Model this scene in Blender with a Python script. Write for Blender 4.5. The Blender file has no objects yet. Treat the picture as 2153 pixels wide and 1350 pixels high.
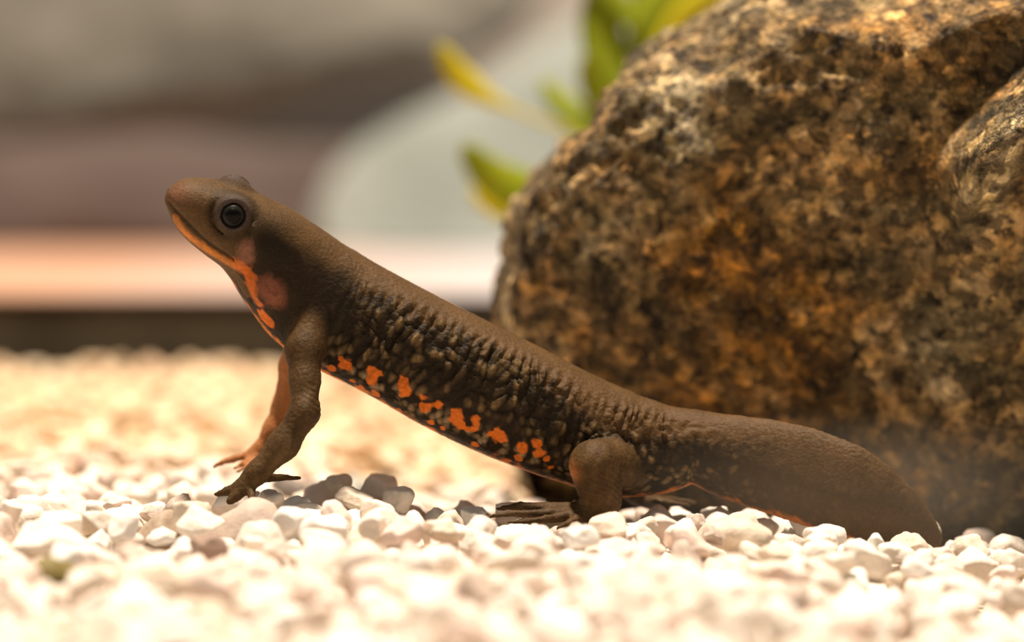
import bpy, bmesh, math, random
import numpy as np
from mathutils import Vector, Matrix

random.seed(7)
rng = np.random.default_rng(11)
CM = 0.01                                   # all layout numbers are centimetres, the scene is in metres
sc = bpy.context.scene
col = sc.collection

# ------------------------------------------------------------------ camera
FPX, CX, CY = 5966.0, 1076.5, 675.0         # focal length and centre of a 2153 x 1350 frame
CAMY, CAMZ = -31.4, 4.0
PITCH = math.atan(375.0 / FPX)
cam_d = bpy.data.cameras.new('camera'); cam = bpy.data.objects.new('camera', cam_d); col.objects.link(cam)
cam.location = (0, CAMY * CM, CAMZ * CM)
cam.rotation_euler = (math.pi / 2 - PITCH, 0, 0)
cam_d.sensor_width = 36; cam_d.lens = FPX / 2153 * 36
cam_d.clip_start = 0.005; cam_d.clip_end = 20
cam_d.dof.use_dof = True; cam_d.dof.focus_distance = 0.3125; cam_d.dof.aperture_fstop = 11.0
cam_d.dof.aperture_blades = 0
sc.camera = cam

# ------------------------------------------------------------------ world, lamps, exposure
w = bpy.data.worlds.new('world'); sc.world = w; w.use_nodes = True
w.node_tree.nodes['Background'].inputs[0].default_value = (0.78, 0.88, 0.82, 1)
w.node_tree.nodes['Background'].inputs[1].default_value = 0.21
L = bpy.data.lights.new('tank_lamp', 'AREA'); L.shape = 'DISK'; L.size = 0.13; L.energy = 39; L.color = (1.0, 0.83, 0.665)
lo = bpy.data.objects.new('tank_lamp', L); col.objects.link(lo)
lo.location = (-0.02, 0.02, 1.25)
lo.rotation_euler = (Vector((0, 0.02, 0)) - lo.location).to_track_quat('-Z', 'Y').to_euler()
sc.view_settings.view_transform = 'Standard'; sc.view_settings.look = 'None'
sc.view_settings.gamma = 1; sc.view_settings.use_curve_mapping = False
sc.view_settings.exposure = 0.0

# ------------------------------------------------------------------ helpers
cp, sp = math.cos(PITCH), math.sin(PITCH)
def W(u, v, Y):
    """point (cm) that stands in the vertical plane Y and appears at pixel u, v"""
    dx, up = (u - CX), -(v - CY)
    dy = FPX * cp + up * sp
    dz = -FPX * sp + up * cp
    t = (Y - CAMY) / dy
    return np.array([dx * t, Y, CAMZ + dz * t])
def pix(p):
    p = np.asarray(p, float); d = p - np.array([0, CAMY, CAMZ])
    fw = d[..., 1] * cp - d[..., 2] * sp; up = d[..., 1] * sp + d[..., 2] * cp
    return CX + FPX * d[..., 0] / fw, CY - FPX * up / fw
def sst(a, b, x):
    t = np.clip((np.asarray(x, float) - a) / (b - a), 0, 1); return t * t * (3 - 2 * t)
def _hash(ix, iy, iz, k=0):
    h = (ix.astype(np.int64) * 374761393 + iy.astype(np.int64) * 668265263 + iz.astype(np.int64) * 2147483647 + k * 974634777) & 0xffffffff
    h = ((h ^ (h >> 13)) * 1274126177) & 0xffffffff
    h = ((h ^ (h >> 16)) * 2246822519) & 0xffffffff
    return ((h ^ (h >> 15)) & 0xffffff) / float(0xffffff)
def vnoise(p, k=0):
    i = np.floor(p).astype(np.int64); f = p - i; f = f * f * (3 - 2 * f)
    r = 0
    for a in (0, 1):
        for b in (0, 1):
            for c in (0, 1):
                wgt = (f[:, 0] if a else 1 - f[:, 0]) * (f[:, 1] if b else 1 - f[:, 1]) * (f[:, 2] if c else 1 - f[:, 2])
                r = r + wgt * _hash(i[:, 0] + a, i[:, 1] + b, i[:, 2] + c, k)
    return r * 2 - 1
def fbm(p, octv=4, k=0, gain=0.5):
    r = 0; a = 1.0
    for o in range(octv):
        r = r + a * vnoise(p * 2 ** o + 17.3 * o, k + o); a *= gain
    return r
def worley(p, k=0):
    """F1, F2 and the id value of the nearest cell point"""
    i = np.floor(p).astype(np.int64); n = len(p)
    f1 = np.full(n, 9.0); f2 = np.full(n, 9.0); idv = np.zeros(n)
    for a in (-1, 0, 1):
        for b in (-1, 0, 1):
            for c in (-1, 0, 1):
                x, y, z = i[:, 0] + a, i[:, 1] + b, i[:, 2] + c
                q = np.stack([x + _hash(x, y, z, k), y + _hash(x, y, z, k + 1), z + _hash(x, y, z, k + 2)], 1)
                d = np.sqrt(((q - p) ** 2).sum(1))
                m = d < f1
                f2 = np.where(m, f1, np.minimum(f2, d)); idv = np.where(m, _hash(x, y, z, k + 3), idv); f1 = np.where(m, d, f1)
    return f1, f2, idv
def mesh_from(name, V, F, smooth=True):
    """V in cm; F an (n,3) or (n,4) array or a list of faces"""
    me = bpy.data.meshes.new(name)
    V = np.asarray(V, float) * CM
    if isinstance(F, np.ndarray):
        n, k = F.shape
        me.vertices.add(len(V)); me.vertices.foreach_set('co', V.astype(np.float32).ravel())
        me.loops.add(n * k); me.loops.foreach_set('vertex_index', F.astype(np.int32).ravel())
        me.polygons.add(n); me.polygons.foreach_set('loop_start', (np.arange(n) * k).astype(np.int32))
        me.update(calc_edges=True); me.validate()
    else:
        me.from_pydata([tuple(v) for v in V], [], F); me.update()
    if smooth: me.polygons.foreach_set('use_smooth', np.ones(len(me.polygons), bool))
    return me
def link(name, me, mat=None, parent=None, loc=(0, 0, 0)):
    o = bpy.data.objects.new(name, me); col.objects.link(o)
    if mat is not None and me is not None and not me.materials: me.materials.append(mat)
    if parent is not None: o.parent = parent
    o.location = Vector(loc) * CM
    return o
def put(name, V, F, mat, origin, parent=None, porigin=(0, 0, 0), smooth=True):
    """a mesh whose vertices are given in scene cm; origin is where its own origin goes"""
    origin = np.asarray(origin, float)
    return link(name, mesh_from(name, np.asarray(V) - origin, F, smooth), mat, parent, origin - np.asarray(porigin, float))
def tag(o, label=None, cat=None, group=None, kind=None):
    if label: o['label'] = label
    if cat: o['category'] = cat
    if group: o['group'] = group
    if kind: o['kind'] = kind
    return o
def empty(name, loc):
    o = bpy.data.objects.new(name, None); col.objects.link(o); o.location = Vector(loc) * CM
    o.empty_display_size = 0.01
    return o
def add_attr(me, name, rgb):
    a = me.color_attributes.new(name, 'FLOAT_COLOR', 'POINT')
    c = np.ones((len(rgb), 4), np.float32); c[:, :3] = rgb
    a.data.foreach_set('color', c.ravel())
_ico = {}
def ico(n):
    if n not in _ico:
        bm = bmesh.new(); bmesh.ops.create_icosphere(bm, subdivisions=n, radius=1.0)
        bm.verts.ensure_lookup_table()
        _ico[n] = (np.array([v.co[:] for v in bm.verts]), np.array([[v.index for v in f.verts] for f in bm.faces]))
        bm.free()
    return _ico[n][0].copy(), _ico[n][1]

# ------------------------------------------------------------------ material helper
class NT:
    def __init__(s, name):
        s.m = bpy.data.materials.new(name); s.m.use_nodes = True
        s.t = s.m.node_tree; s.b = s.t.nodes['Principled BSDF']; s.co = s.n('ShaderNodeTexCoord')
    def n(s, kind, **kw):
        nd = s.t.nodes.new(kind)
        for k, v in kw.items(): setattr(nd, k, v)
        return nd
    def l(s, a, b): s.t.links.new(a, b)
    def noise(s, scale, detail=4, rough=0.55, dist=0.0, vec=None):
        nd = s.n('ShaderNodeTexNoise'); nd.inputs['Scale'].default_value = scale; nd.inputs['Detail'].default_value = detail
        nd.inputs['Roughness'].default_value = rough; nd.inputs['Distortion'].default_value = dist
        s.l(vec if vec is not None else s.co.outputs['Object'], nd.inputs['Vector']); return nd.outputs['Fac']
    def vor(s, scale, feature='F1'):
        nd = s.n('ShaderNodeTexVoronoi', feature=feature); nd.inputs['Scale'].default_value = scale
        s.l(s.co.outputs['Object'], nd.inputs['Vector']); return nd.outputs['Distance']
    def ramp(s, fac, stops):
        nd = s.n('ShaderNodeValToRGB'); e = nd.color_ramp.elements
        while len(e) < len(stops): e.new(0.5)
        for x, (p, c) in zip(e, stops): x.position = p; x.color = (*c, 1)
        s.l(fac, nd.inputs['Fac']); return nd.outputs['Color']
    def mix(s, fac, a, b, mode='MIX'):
        nd = s.n('ShaderNodeMix', data_type='RGBA', blend_type=mode)
        for i, x in ((0, fac), (6, a), (7, b)):
            if isinstance(x, (int, float)): nd.inputs[i].default_value = x
            elif isinstance(x, tuple): nd.inputs[i].default_value = (*x, 1)
            else: s.l(x, nd.inputs[i])
        return nd.outputs[2]
    def bump(s, h, strength, dist):
        nd = s.n('ShaderNodeBump'); nd.inputs['Strength'].default_value = strength; nd.inputs['Distance'].default_value = dist
        s.l(h, nd.inputs['Height']); s.l(nd.outputs['Normal'], s.b.inputs['Normal'])
    def base(s, c, rough=0.7, spec=0.3):
        if isinstance(c, tuple): s.b.inputs['Base Color'].default_value = (*c, 1)
        else: s.l(c, s.b.inputs['Base Color'])
        s.b.inputs['Roughness'].default_value = rough; s.b.inputs['Specular IOR Level'].default_value = spec

# ------------------------------------------------------------------ materials
m = NT('newt_skin')
va = m.n('ShaderNodeVertexColor', layer_name='skin')
fine = m.noise(2600, 3, 0.6)
m.base(m.mix(0.55, va.outputs['Color'], m.ramp(fine, [(0.25, (0.45, 0.45, 0.45)), (0.75, (1.25, 1.25, 1.25))]), 'MULTIPLY'), 0.55, 0.12)
m.bump(m.noise(3200, 3, 0.6), 0.35, 0.0004)
M_SKIN = m.m
m = NT('newt_eye')
m.base((0.003, 0.0025, 0.0025), 0.3, 0.1); M_EYE = m.m
m = NT('newt_iris')
m.base(m.ramp(m.noise(4000, 3), [(0.3, (0.012, 0.010, 0.009)), (0.7, (0.018, 0.015, 0.013))]), 0.35, 0.12); M_IRIS = m.m

def gravel_mat(name, src):
    m = NT(name)
    if src == 'attr': c = m.n('ShaderNodeVertexColor', layer_name='tint').outputs['Color']
    else: c = m.n('ShaderNodeObjectInfo').outputs['Color']
    geo = m.n('ShaderNodeNewGeometry')
    n1 = m.noise(420, 4, 0.6, vec=geo.outputs['Position'])
    sp_ = m.noise(1500, 3, 0.6, vec=geo.outputs['Position'])
    c1 = m.mix(0.22, c, m.ramp(n1, [(0.3, (0.72, 0.63, 0.57)), (0.62, (1.05, 1.05, 1.05))]), 'MULTIPLY')
    c2 = m.mix(0.14, c1, m.ramp(sp_, [(0.32, (0.55, 0.47, 0.40)), (0.5, (1, 1, 1))]), 'MULTIPLY')
    m.base(c2, 0.62, 0.3)
    m.bump(n1, 0.4, 0.0009)
    return m.m
M_GRAV = gravel_mat('gravel', 'attr'); M_PEB = gravel_mat('pebble', 'obj')
m = NT('tank_floor'); m.base(m.ramp(m.noise(300), [(0.3, (0.55, 0.45, 0.35)), (0.7, (0.75, 0.65, 0.52))]), 0.9); M_FLOOR = m.m

m = NT('boulder')
n_big = m.noise(32, 5, 0.6, 0.6); n_mid = m.noise(120, 6, 0.65, 0.8); n_fine = m.noise(520, 5, 0.65, 0.3); spk = m.vor(420)
c = m.ramp(n_mid, [(0.30, (0.022, 0.012, 0.004)), (0.46, (0.10, 0.052, 0.012)), (0.58, (0.29, 0.135, 0.020)), (0.74, (0.44, 0.29, 0.10))])
c = m.mix(m.ramp(n_big, [(0.38, (0, 0, 0)), (0.58, (1, 1, 1))]), c, m.ramp(n_mid, [(0.3, (0.03, 0.026, 0.015)), (0.5, (0.16, 0.125, 0.065)), (0.7, (0.45, 0.38, 0.26))]))
c = m.mix(m.ramp(n_fine, [(0.35, (1, 1, 1)), (0.52, (0, 0, 0))]), c, (0.018, 0.011, 0.005))
c = m.mix(m.ramp(m.noise(900, 2), [(0.66, (0, 0, 0)), (0.74, (0.7, 0.7, 0.7))]), c, (0.42, 0.32, 0.18))
vc = m.n('ShaderNodeTexVoronoi'); vc.inputs['Scale'].default_value = 620; nw = m.n('ShaderNodeTexNoise'); nw.inputs['Scale'].default_value = 500; nw.inputs['Detail'].default_value = 3; m.l(m.co.outputs['Object'], nw.inputs['Vector'])
va_ = m.n('ShaderNodeVectorMath', operation='MULTIPLY_ADD'); m.l(nw.outputs['Color'], va_.inputs[0]); va_.inputs[1].default_value = (0.004, 0.004, 0.004); m.l(m.co.outputs['Object'], va_.inputs[2])
m.l(va_.outputs[0], vc.inputs['Vector'])
vs = m.n('ShaderNodeSeparateColor'); m.l(vc.outputs['Color'], vs.inputs[0])
c = m.mix(0.85, c, m.ramp(vs.outputs[0], [(0.0, (0.50, 0.46, 0.40)), (0.55, (1.5, 1.42, 1.25)), (0.85, (2.7, 2.5, 2.1)), (1.0, (4.0, 3.6, 2.8))]), 'MULTIPLY')
m.base(c, 0.6, 0.3)
m.bump(m.mix(0.5, n_fine, m.noise(1300, 3)), 1.0, 0.0022)
M_ROCK = m.m

def stone(name, a, b, scale=14, rough=0.8):
    m = NT(name); m.base(m.ramp(m.noise(scale, 5, 0.6, 0.4), [(0.3, a), (0.7, b)]), rough); m.bump(m.noise(scale * 8), 0.5, 0.004); return m.m
M_WALL = stone('back_rock_brown', (0.40, 0.35, 0.31), (0.52, 0.46, 0.41))
M_GREY = stone('grey_rock', (0.10, 0.092, 0.078), (0.24, 0.23, 0.195), 12)
M_PURP = stone('purple_rock', (0.075, 0.055, 0.050), (0.125, 0.095, 0.085), 10)
M_PALE = stone('pale_rock', (0.22, 0.25, 0.23), (0.36, 0.395, 0.37), 16)
M_FRONT_SHADE = stone('front_shade', (0.07, 0.055, 0.035), (0.17, 0.135, 0.09), 30)  # darker stone that stands in for shade on the ledge front
m = NT('ledge_stone')
sx = m.n('ShaderNodeSeparateXYZ'); m.l(m.co.outputs['Object'], sx.inputs[0])
mr = m.n('ShaderNodeMapRange'); mr.inputs[1].default_value = -0.10; mr.inputs[2].default_value = 0.0
m.l(sx.outputs['X'], mr.inputs[0])
m.base(m.mix(mr.outputs[0], m.ramp(m.noise(20), [(0.3, (0.47, 0.27, 0.18)), (0.7, (0.57, 0.34, 0.23))]), (0.52, 0.50, 0.51)), 0.75)
M_LEDGE = m.m
def leaf_mat(name, a, b):
    m = NT(name); m.base(m.ramp(m.noise(90), [(0.3, a), (0.7, b)]), 0.45, 0.4)
    tr = m.n('ShaderNodeBsdfTranslucent'); tr.inputs[0].default_value = (*b, 1)
    mx = m.n('ShaderNodeMixShader'); mx.inputs[0].default_value = 0.4
    m.l(m.b.outputs[0], mx.inputs[1]); m.l(tr.outputs[0], mx.inputs[2])
    m.l(mx.outputs[0], m.t.nodes['Material Output'].inputs['Surface']); return m.m
M_LEAF = leaf_mat('leaf_green', (0.28, 0.36, 0.012), (0.42, 0.46, 0.015))
M_LEAFY = leaf_mat('leaf_yellow', (0.62, 0.58, 0.02), (0.78, 0.68, 0.03))

# ------------------------------------------------------------------ tank shell
def terrain(x, y):
    x = np.asarray(x, float); y = np.asarray(y, float)
    dip = -0.42 * sst(0.6, 2.4, y) * sst(-3.2, -1.2, x) * (1 - sst(6, 14, y))
    crest = 0.22 * np.exp(-((x + 1.55) / 0.65) ** 2 - ((y - 0.55) / 0.5) ** 2)
    slope = -0.33 * sst(1.5, 4.5, x) * (1 - sst(5, 12, y))
    front = 0.10 * np.exp(-((y + 1.3) / 0.6) ** 2)
    near = -0.05 * sst(-2, -8, y)
    back = -0.05 * sst(12, 20, y)
    foot = 0.10 * np.exp(-((x + 2.9) / 0.8) ** 2 - ((y + 0.4) / 0.7) ** 2)
    und = 0.10 * vnoise(np.stack([x.ravel() * 0.55, y.ravel() * 0.55, 0 * x.ravel()], 1), 5).reshape(x.shape)
    return dip + crest + slope + front + near + back + und - 0.27 + foot + 0.10 * (1 - sst(2, 8, y))
BED = 0.62
gx, gy = np.meshgrid(np.arange(-32, 32.01, 0.5), np.arange(-24, 24.51, 0.5), indexing='ij')
gz = terrain(gx, gy) - BED - 0.03
nx_, ny_ = gx.shape
V = np.stack([gx, gy, gz], -1).reshape(-1, 3)
I = np.arange(nx_ * ny_).reshape(nx_, ny_)
F = np.stack([I[:-1, :-1], I[1:, :-1], I[1:, 1:], I[:-1, 1:]], -1).reshape(-1, 4)
tag(put('floor', V, F, M_FLOOR, (0, 0, 0)), 'pale sandy tank bottom beneath the gravel', kind='structure')

def rough_box(x0, x1, y0, y1, z0, z1, n=(24, 12, 12), amp=0.3, freq=0.3, seed=0, shear=0.0, rnd=0.25):
    """a stone block with rounded, uneven faces; shear leans it back in y with height"""
    bm = bmesh.new(); bmesh.ops.create_cube(bm, size=2.0)
    bmesh.ops.subdivide_edges(bm, edges=bm.edges[:], cuts=14, use_grid_fill=True)
    P = np.array([v.co[:] for v in bm.verts]); bm.verts.index_update()
    F = [[v.index for v in f.verts] for f in bm.faces]; bm.free()
    nrm = (np.abs(P) ** 8).sum(1) ** (1 / 8.0)
    P = P / (nrm[:, None] * (1 - rnd) + rnd * np.maximum(nrm, np.sqrt((P ** 2).sum(1)))[:, None])
    c = np.array([(x0 + x1) / 2, (y0 + y1) / 2, (z0 + z1) / 2]); h = np.array([(x1 - x0) / 2, (y1 - y0) / 2, (z1 - z0) / 2])
    V = P * h
    d = np.stack([fbm(V * freq + 3.1 * k, 4, seed + 10 * k) for k in range(3)], 1)
    V = V + d * amp * np.minimum(1, h / h.max() + 0.3)
    V[:, 1] += (V[:, 2] + h[2]) * shear
    return V + c, F
# back wall of the tank
V, F = rough_box(-75, 75, 70, 76, -2, 40, amp=1.2, freq=0.12, seed=3, rnd=0.02)
tag(put('wall_back', V, F, M_WALL, (0, 73, -2)), 'blurred brown rock wall at the back of the tank', kind='structure')
# ledge: pale slab on top, shade of the front face made as a darker block
led = empty('stone_ledge', (0, 24, 0))
tag(led, 'long pale peach stone ledge, front face darkened as shade, behind the gravel', 'ledge')
V, F = rough_box(-40, 40, 26.0, 62, -1, 0.85, amp=0.12, freq=0.3, seed=21, rnd=0.0); put('shaded_front', V, F, M_FRONT_SHADE, (0, 24, 0), led, (0, 24, 0))
V, F = rough_box(-40, 40, 25.7, 62, 0.86, 0.98, amp=0.05, freq=0.2, seed=25, rnd=0.0); put('slab', V, F, M_LEDGE, (0, 24, 0), led, (0, 24, 0))
# rocks standing on the ledge
def back_rock(name, u0, u1, v0, v1, Y, depth, mat, label, seed, amp=0.8, freq=0.22, shear=0.3, rnd=0.3, roll=0.0):
    a = W(u0, v1, Y); b = W(u1, v0, Y)
    V, F = rough_box(a[0], b[0], Y, Y + depth, a[2], b[2], amp=amp, freq=freq, seed=seed, shear=shear, rnd=rnd)
    if roll:
        c = V.mean(0); ca, sa = math.cos(roll), math.sin(roll)
        d = V - c; V = np.stack([c[0] + d[:, 0] * ca - d[:, 2] * sa, V[:, 1], c[2] + d[:, 0] * sa + d[:, 2] * ca], 1)
    V[:, 2] = np.maximum(V[:, 2], 1.03)
    o = put(name, V, F, mat, (V[:, 0].mean(), V[:, 1].mean(), V[:, 2].min()))
    return tag(o, label, 'rock')
back_rock('background_rock', -420, 1000, 290, 545, 50, 5, M_PURP, 'blurred purple brown rock on the ledge behind the newt head', 31, amp=0.8, rnd=0.25)
back_rock('background_rock', 640, 1800, 60, 640, 47.5, 3, M_PALE, 'blurred pale greenish grey slab leaning behind the plant leaves', 41, shear=0.45, roll=0.5, rnd=0.05, amp=0.4)
back_rock('background_rock', -400, 1200, -340, 270, 57, 8, M_GREY, 'blurred grey rock at upper left above the purple brown rock', 51, shear=0.6, roll=0.20, rnd=0.9, amp=0.9)

# ------------------------------------------------------------------ the newt
# stations along the animal: ventral pixel, dorsal pixel, depth Y, half width cm, roll deg, section exponent
ST = [((349, 428), (352, 396), -0.10, 0.09, 20, 2.2),
      ((354, 446), (366, 380), -0.08, 0.20, 20, 2.3),
      ((368, 471), (402, 372), -0.04, 0.29, 20, 2.4),
      ((392, 501), (450, 378), 0.02, 0.355, 20, 2.4),
      ((430, 532), (500, 392), 0.10, 0.42, 19, 2.4),
      ((472, 562), (556, 413), 0.18, 0.47, 17, 2.3),
      ((502, 602), (610, 435), 0.26, 0.46, 13, 2.2),
      ((537, 657), (668, 472), 0.33, 0.45, 9, 2.1),
      ((572, 712), (738, 523), 0.38, 0.48, 5, 2.1),
      ((632, 756), (798, 561), 0.40, 0.51, 2, 2.1),
      ((700, 787), (860, 595), 0.40, 0.54, 0, 2.2),
      ((780, 830), (930, 630), 0.40, 0.57, 0, 2.2),
      ((860, 878), (1000, 664), 0.40, 0.59, 0, 2.2),
      ((950, 925), (1070, 698), 0.40, 0.60, 0, 2.2),
      ((1040, 964), (1140, 733), 0.40, 0.59, 0, 2.2),
      ((1120, 994), (1220, 775), 0.40, 0.56, 0, 2.2),
      ((1200, 1020), (1290, 808), 0.40, 0.50, 0, 2.1),
      ((1280, 1042), (1350, 832), 0.40, 0.44, 0, 2.1),
      ((1370, 1038), (1410, 850), 0.38, 0.37, 0, 2.0),
      ((1446, 1011), (1480, 864), 0.34, 0.31, 0, 1.9),
      ((1520, 1047), (1540, 871), 0.26, 0.265, 0, 1.8),
      ((1600, 1075), (1620, 880), 0.10, 0.24, 0, 1.75),
      ((1680, 1102), (1710, 899), -0.10, 0.21, 0, 1.7),
      ((1760, 1130), (1790, 931), -0.33, 0.18, 0, 1.7),
      ((1830, 1152), (1860, 983), -0.36, 0.15, 0, 1.7),
      ((1890, 1162), (1915, 1031), -0.18, 0.12, 0, 1.7),
      ((1940, 1165), (1955, 1085), 0.02, 0.09, 0, 1.8),
      ((1972, 1158), (1978, 1128), 0.12, 0.04, 0, 2.0)]
_C, _D, _a = [], [], []
for vp, dp, Y, b, r, e in ST:
    pv, pd = W(*vp, Y), W(*dp, Y)
    _C.append((pv + pd) / 2); _D.append((pd - pv) / np.linalg.norm(pd - pv)); _a.append(np.linalg.norm(pd - pv) / 2)
_C = np.array(_C); _D = np.array(_D); _a = np.array(_a)
_b = np.array([s[3] for s in ST]); _r = np.radians([s[4] for s in ST]); _e = np.array([s[5] for s in ST])
# correct half height of rolled sections so that the outline keeps its height
_a = np.where(_r != 0, np.sqrt(np.maximum(_a ** 2 - (_b * np.sin(_r)) ** 2, (0.6 * _a) ** 2)) / np.cos(_r), _a)
_seg = np.concatenate([[0], np.cumsum(np.linalg.norm(np.diff(_C, axis=0), axis=1))])
NS = 420
SS = np.linspace(0, _seg[-1], NS); DS = SS[1]
def dense(q, wdt=7):
    q = np.asarray(q, float); q2 = q.reshape(len(q), -1)
    r = np.stack([np.interp(SS, _seg, q2[:, i]) for i in range(q2.shape[1])], 1)
    k = np.hanning(2 * wdt + 3)[1:-1]; k /= k.sum()
    out = np.stack([np.convolve(np.concatenate([2 * c[0] - c[wdt:0:-1], c, 2 * c[-1] - c[-2:-wdt - 2:-1]]), k, 'valid') for c in r.T], 1)
    return out.reshape((NS,) + q.shape[1:])
SC, SD = dense(_C), dense(_D)
SA, SB, SR, SE = np.maximum(dense(_a), 0.01), np.maximum(dense(_b), 0.01), dense(_r), dense(_e)
ST_ = np.gradient(SC, axis=0); ST_ /= np.linalg.norm(ST_, axis=1)[:, None]
SN = SD - (SD * ST_).sum(1)[:, None] * ST_; SN /= np.linalg.norm(SN, axis=1)[:, None]
SL = np.cross(ST_, SN)                      # lateral
if SL[200, 1] > 0: SL = -SL                 # + lateral looks to the camera
cr, sr = np.cos(SR)[:, None], np.sin(SR)[:, None]
SN, SL = SN * cr + SL * sr, SL * cr - SN * sr   # roll: the back tips towards the camera
TAB = np.concatenate([SC, ST_, SN, SL, SA[:, None], SB[:, None], SE[:, None]], 1)
def lut(s, c0, c1):
    x = np.clip(s / DS, 0, NS - 1.0001); i = x.astype(np.int64); f = (x - i)[:, None]
    return TAB[i, c0:c1] * (1 - f) + TAB[i + 1, c0:c1] * f
def nearest_s(P, it=4, s0=None):
    if s0 is None:
        sub = SC[::6]; s0 = np.empty(len(P))
        for k in range(0, len(P), 60000):
            q = P[k:k + 60000]
            s0[k:k + 60000] = (((q[:, None, :] - sub[None]) ** 2).sum(2)).argmin(1) * 6 * DS
    s = s0
    for _ in range(it):
        ct = lut(s, 0, 6); s = np.clip(s + 0.8 * ((P - ct[:, :3]) * ct[:, 3:6]).sum(1), 0, SS[-1])
    return s
def local(P, s):
    T = lut(s, 0, 15); d = P - T[:, :3]
    return (d * T[:, 3:6]).sum(1), (d * T[:, 6:9]).sum(1), (d * T[:, 9:12]).sum(1), T[:, 12], T[:, 13], T[:, 14]
def body_sdf(P, s0=None):
    s = nearest_s(P, 4, s0); t, n, l, a, b, e = local(P, s)
    q = ((np.abs(n / a)) ** e + (np.abs(l / b)) ** e) ** (1 / e) + 1e-9
    r = np.sqrt(n * n + l * l) + 1e-9
    f = np.where(q > 1, r * (1 - 1 / q), (q - 1) * np.minimum(a, b))
    end = np.where((s <= 1e-6) | (s >= SS[-1] - 1e-6), np.abs(t), 0)
    return np.where(end > 0, np.sqrt(np.maximum(f, 0) ** 2 + end ** 2), f)
def surfY(u, v):
    Y = np.linspace(-1.4, 1.2, 260); P = np.array([W(u, v, y) for y in Y]); f = body_sdf(P)
    i = np.argmax(f < 0); return Y[i] if (f < 0).any() else Y[f.argmin()]
def onskin(u, v, out=0.0): return W(u, v, surfY(u, v) - out)
def mirror(p):
    p = np.asarray(p, float)[None]; s = nearest_s(p, 6); t, n, l, a, b, e = local(p, s); T = lut(s, 0, 12)
    return (T[0, :3] + T[0, 6:9] * n[0] - T[0, 9:12] * l[0])
def rc(P, A, B, ra, rb):
    A, B = np.asarray(A), np.asarray(B); ab = B - A; L2 = (ab * ab).sum() + 1e-12
    t = np.clip(((P - A) @ ab) / L2, 0, 1)
    return np.linalg.norm(P - A - t[:, None] * ab, axis=1) - (ra + (rb - ra) * t)
def smin(a, b, k):
    h = np.maximum(k - np.abs(a - b), 0) / k; return np.minimum(a, b) - h * h * k * 0.25
def chain(P, pts, k=0.06):
    f = None
    for (A, ra), (B, rb) in zip(pts[:-1], pts[1:]):
        g = rc(P, A, B, ra, rb); f = g if f is None else smin(f, g, k)
    return f
LEGS = {}
# near front leg
LEGS['front near'] = dict(main=[(W(668, 650, 0.12), 0.20), (W(640, 735, -0.10), 0.205), (W(641, 800, -0.26), 0.155), (W(641, 868, -0.42), 0.152), (W(596, 935, -0.46), 0.158), (W(540, 995, -0.50), 0.115), (W(512, 1020, -0.52), 0.095)],
    toes=[[(W(512, 1020, -0.52), 0.07), (W(482, 1032, -0.50), 0.056), (W(456, 1040, -0.48), 0.036)],
          [(W(516, 1024, -0.55), 0.07), (W(499, 1040, -0.58), 0.068), (W(483, 1054, -0.62), 0.05)],
          [(W(525, 1024, -0.55), 0.06), (W(530, 1046, -0.66), 0.045), (W(526, 1064, -0.72), 0.03)],
          [(W(540, 1006, -0.42), 0.06), (W(590, 1004, -0.20), 0.045), (W(632, 1006, -0.05), 0.028)]])
LEGS['front far'] = dict(main=[(W(640, 690, 0.66), 0.18), (W(612, 770, 0.95), 0.13), (W(596, 850, 1.15), 0.115), (W(572, 905, 1.12), 0.10), (W(545, 945, 1.08), 0.07), (W(532, 955, 1.06), 0.065)],
    toes=[[(W(532, 954, 1.06), 0.055), (W(490, 966, 1.0), 0.042), (W(466, 972, 0.98), 0.036), (W(447, 983, 0.95), 0.022)],
          [(W(534, 962, 1.02), 0.05), (W(512, 974, 0.9), 0.036), (W(492, 985, 0.85), 0.026)],
          [(W(540, 964, 1.0), 0.05), (W(520, 982, 0.84), 0.034), (W(498, 992, 0.76), 0.024)],
          [(W(548, 958, 1.1), 0.05), (W(556, 968, 1.2), 0.036), (W(560, 976, 1.3), 0.024)]])
LEGS['hind near'] = dict(main=[(W(1330, 990, 0.25), 0.22), (W(1285, 975, -0.12), 0.25), (W(1250, 978, -0.34), 0.262), (W(1258, 1020, -0.36), 0.22), (W(1266, 1052, -0.30), 0.195), (W(1240, 1078, -0.36), 0.10)],
    toes=[[(W(1240, 1070, -0.32), 0.085), (W(1150, 1070, -0.22), 0.075), (W(1092, 1064, -0.15), 0.05), (W(1045, 1070, -0.10), 0.026)],
          [(W(1236, 1076, -0.34), 0.08), (W(1140, 1080, -0.36), 0.055), (W(1080, 1080, -0.38), 0.04), (W(1018, 1088, -0.40), 0.024)],
          [(W(1230, 1080, -0.38), 0.08), (W(1160, 1090, -0.50), 0.05), (W(1110, 1096, -0.56), 0.036), (W(1068, 1098, -0.6), 0.024)],
          [(W(1230, 1082, -0.40), 0.07), (W(1200, 1098, -0.60), 0.045), (W(1172, 1110, -0.72), 0.028)],
          [(W(1232, 1066, -0.26), 0.07), (W(1190, 1058, -0.02), 0.045), (W(1150, 1052, 0.10), 0.028)]])
LEGS['hind far'] = dict(main=[(W(1300, 985, 0.70), 0.20), (W(1320, 1005, 1.05), 0.20), (W(1345, 1035, 1.10), 0.14), (W(1362, 1052, 1.0), 0.09)],
    toes=[[(W(1362, 1052, 1.0), 0.07), (W(1410, 1058, 0.8), 0.045), (W(1450, 1064, 0.7), 0.026)],
          [(W(1362, 1050, 1.0), 0.07), (W(1415, 1052, 1.1), 0.045), (W(1462, 1056, 1.1), 0.026)],
          [(W(1358, 1052, 1.0), 0.07), (W(1385, 1060, 0.7), 0.045), (W(1405, 1068, 0.5), 0.026)]])
EYE_R = 0.150
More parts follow.
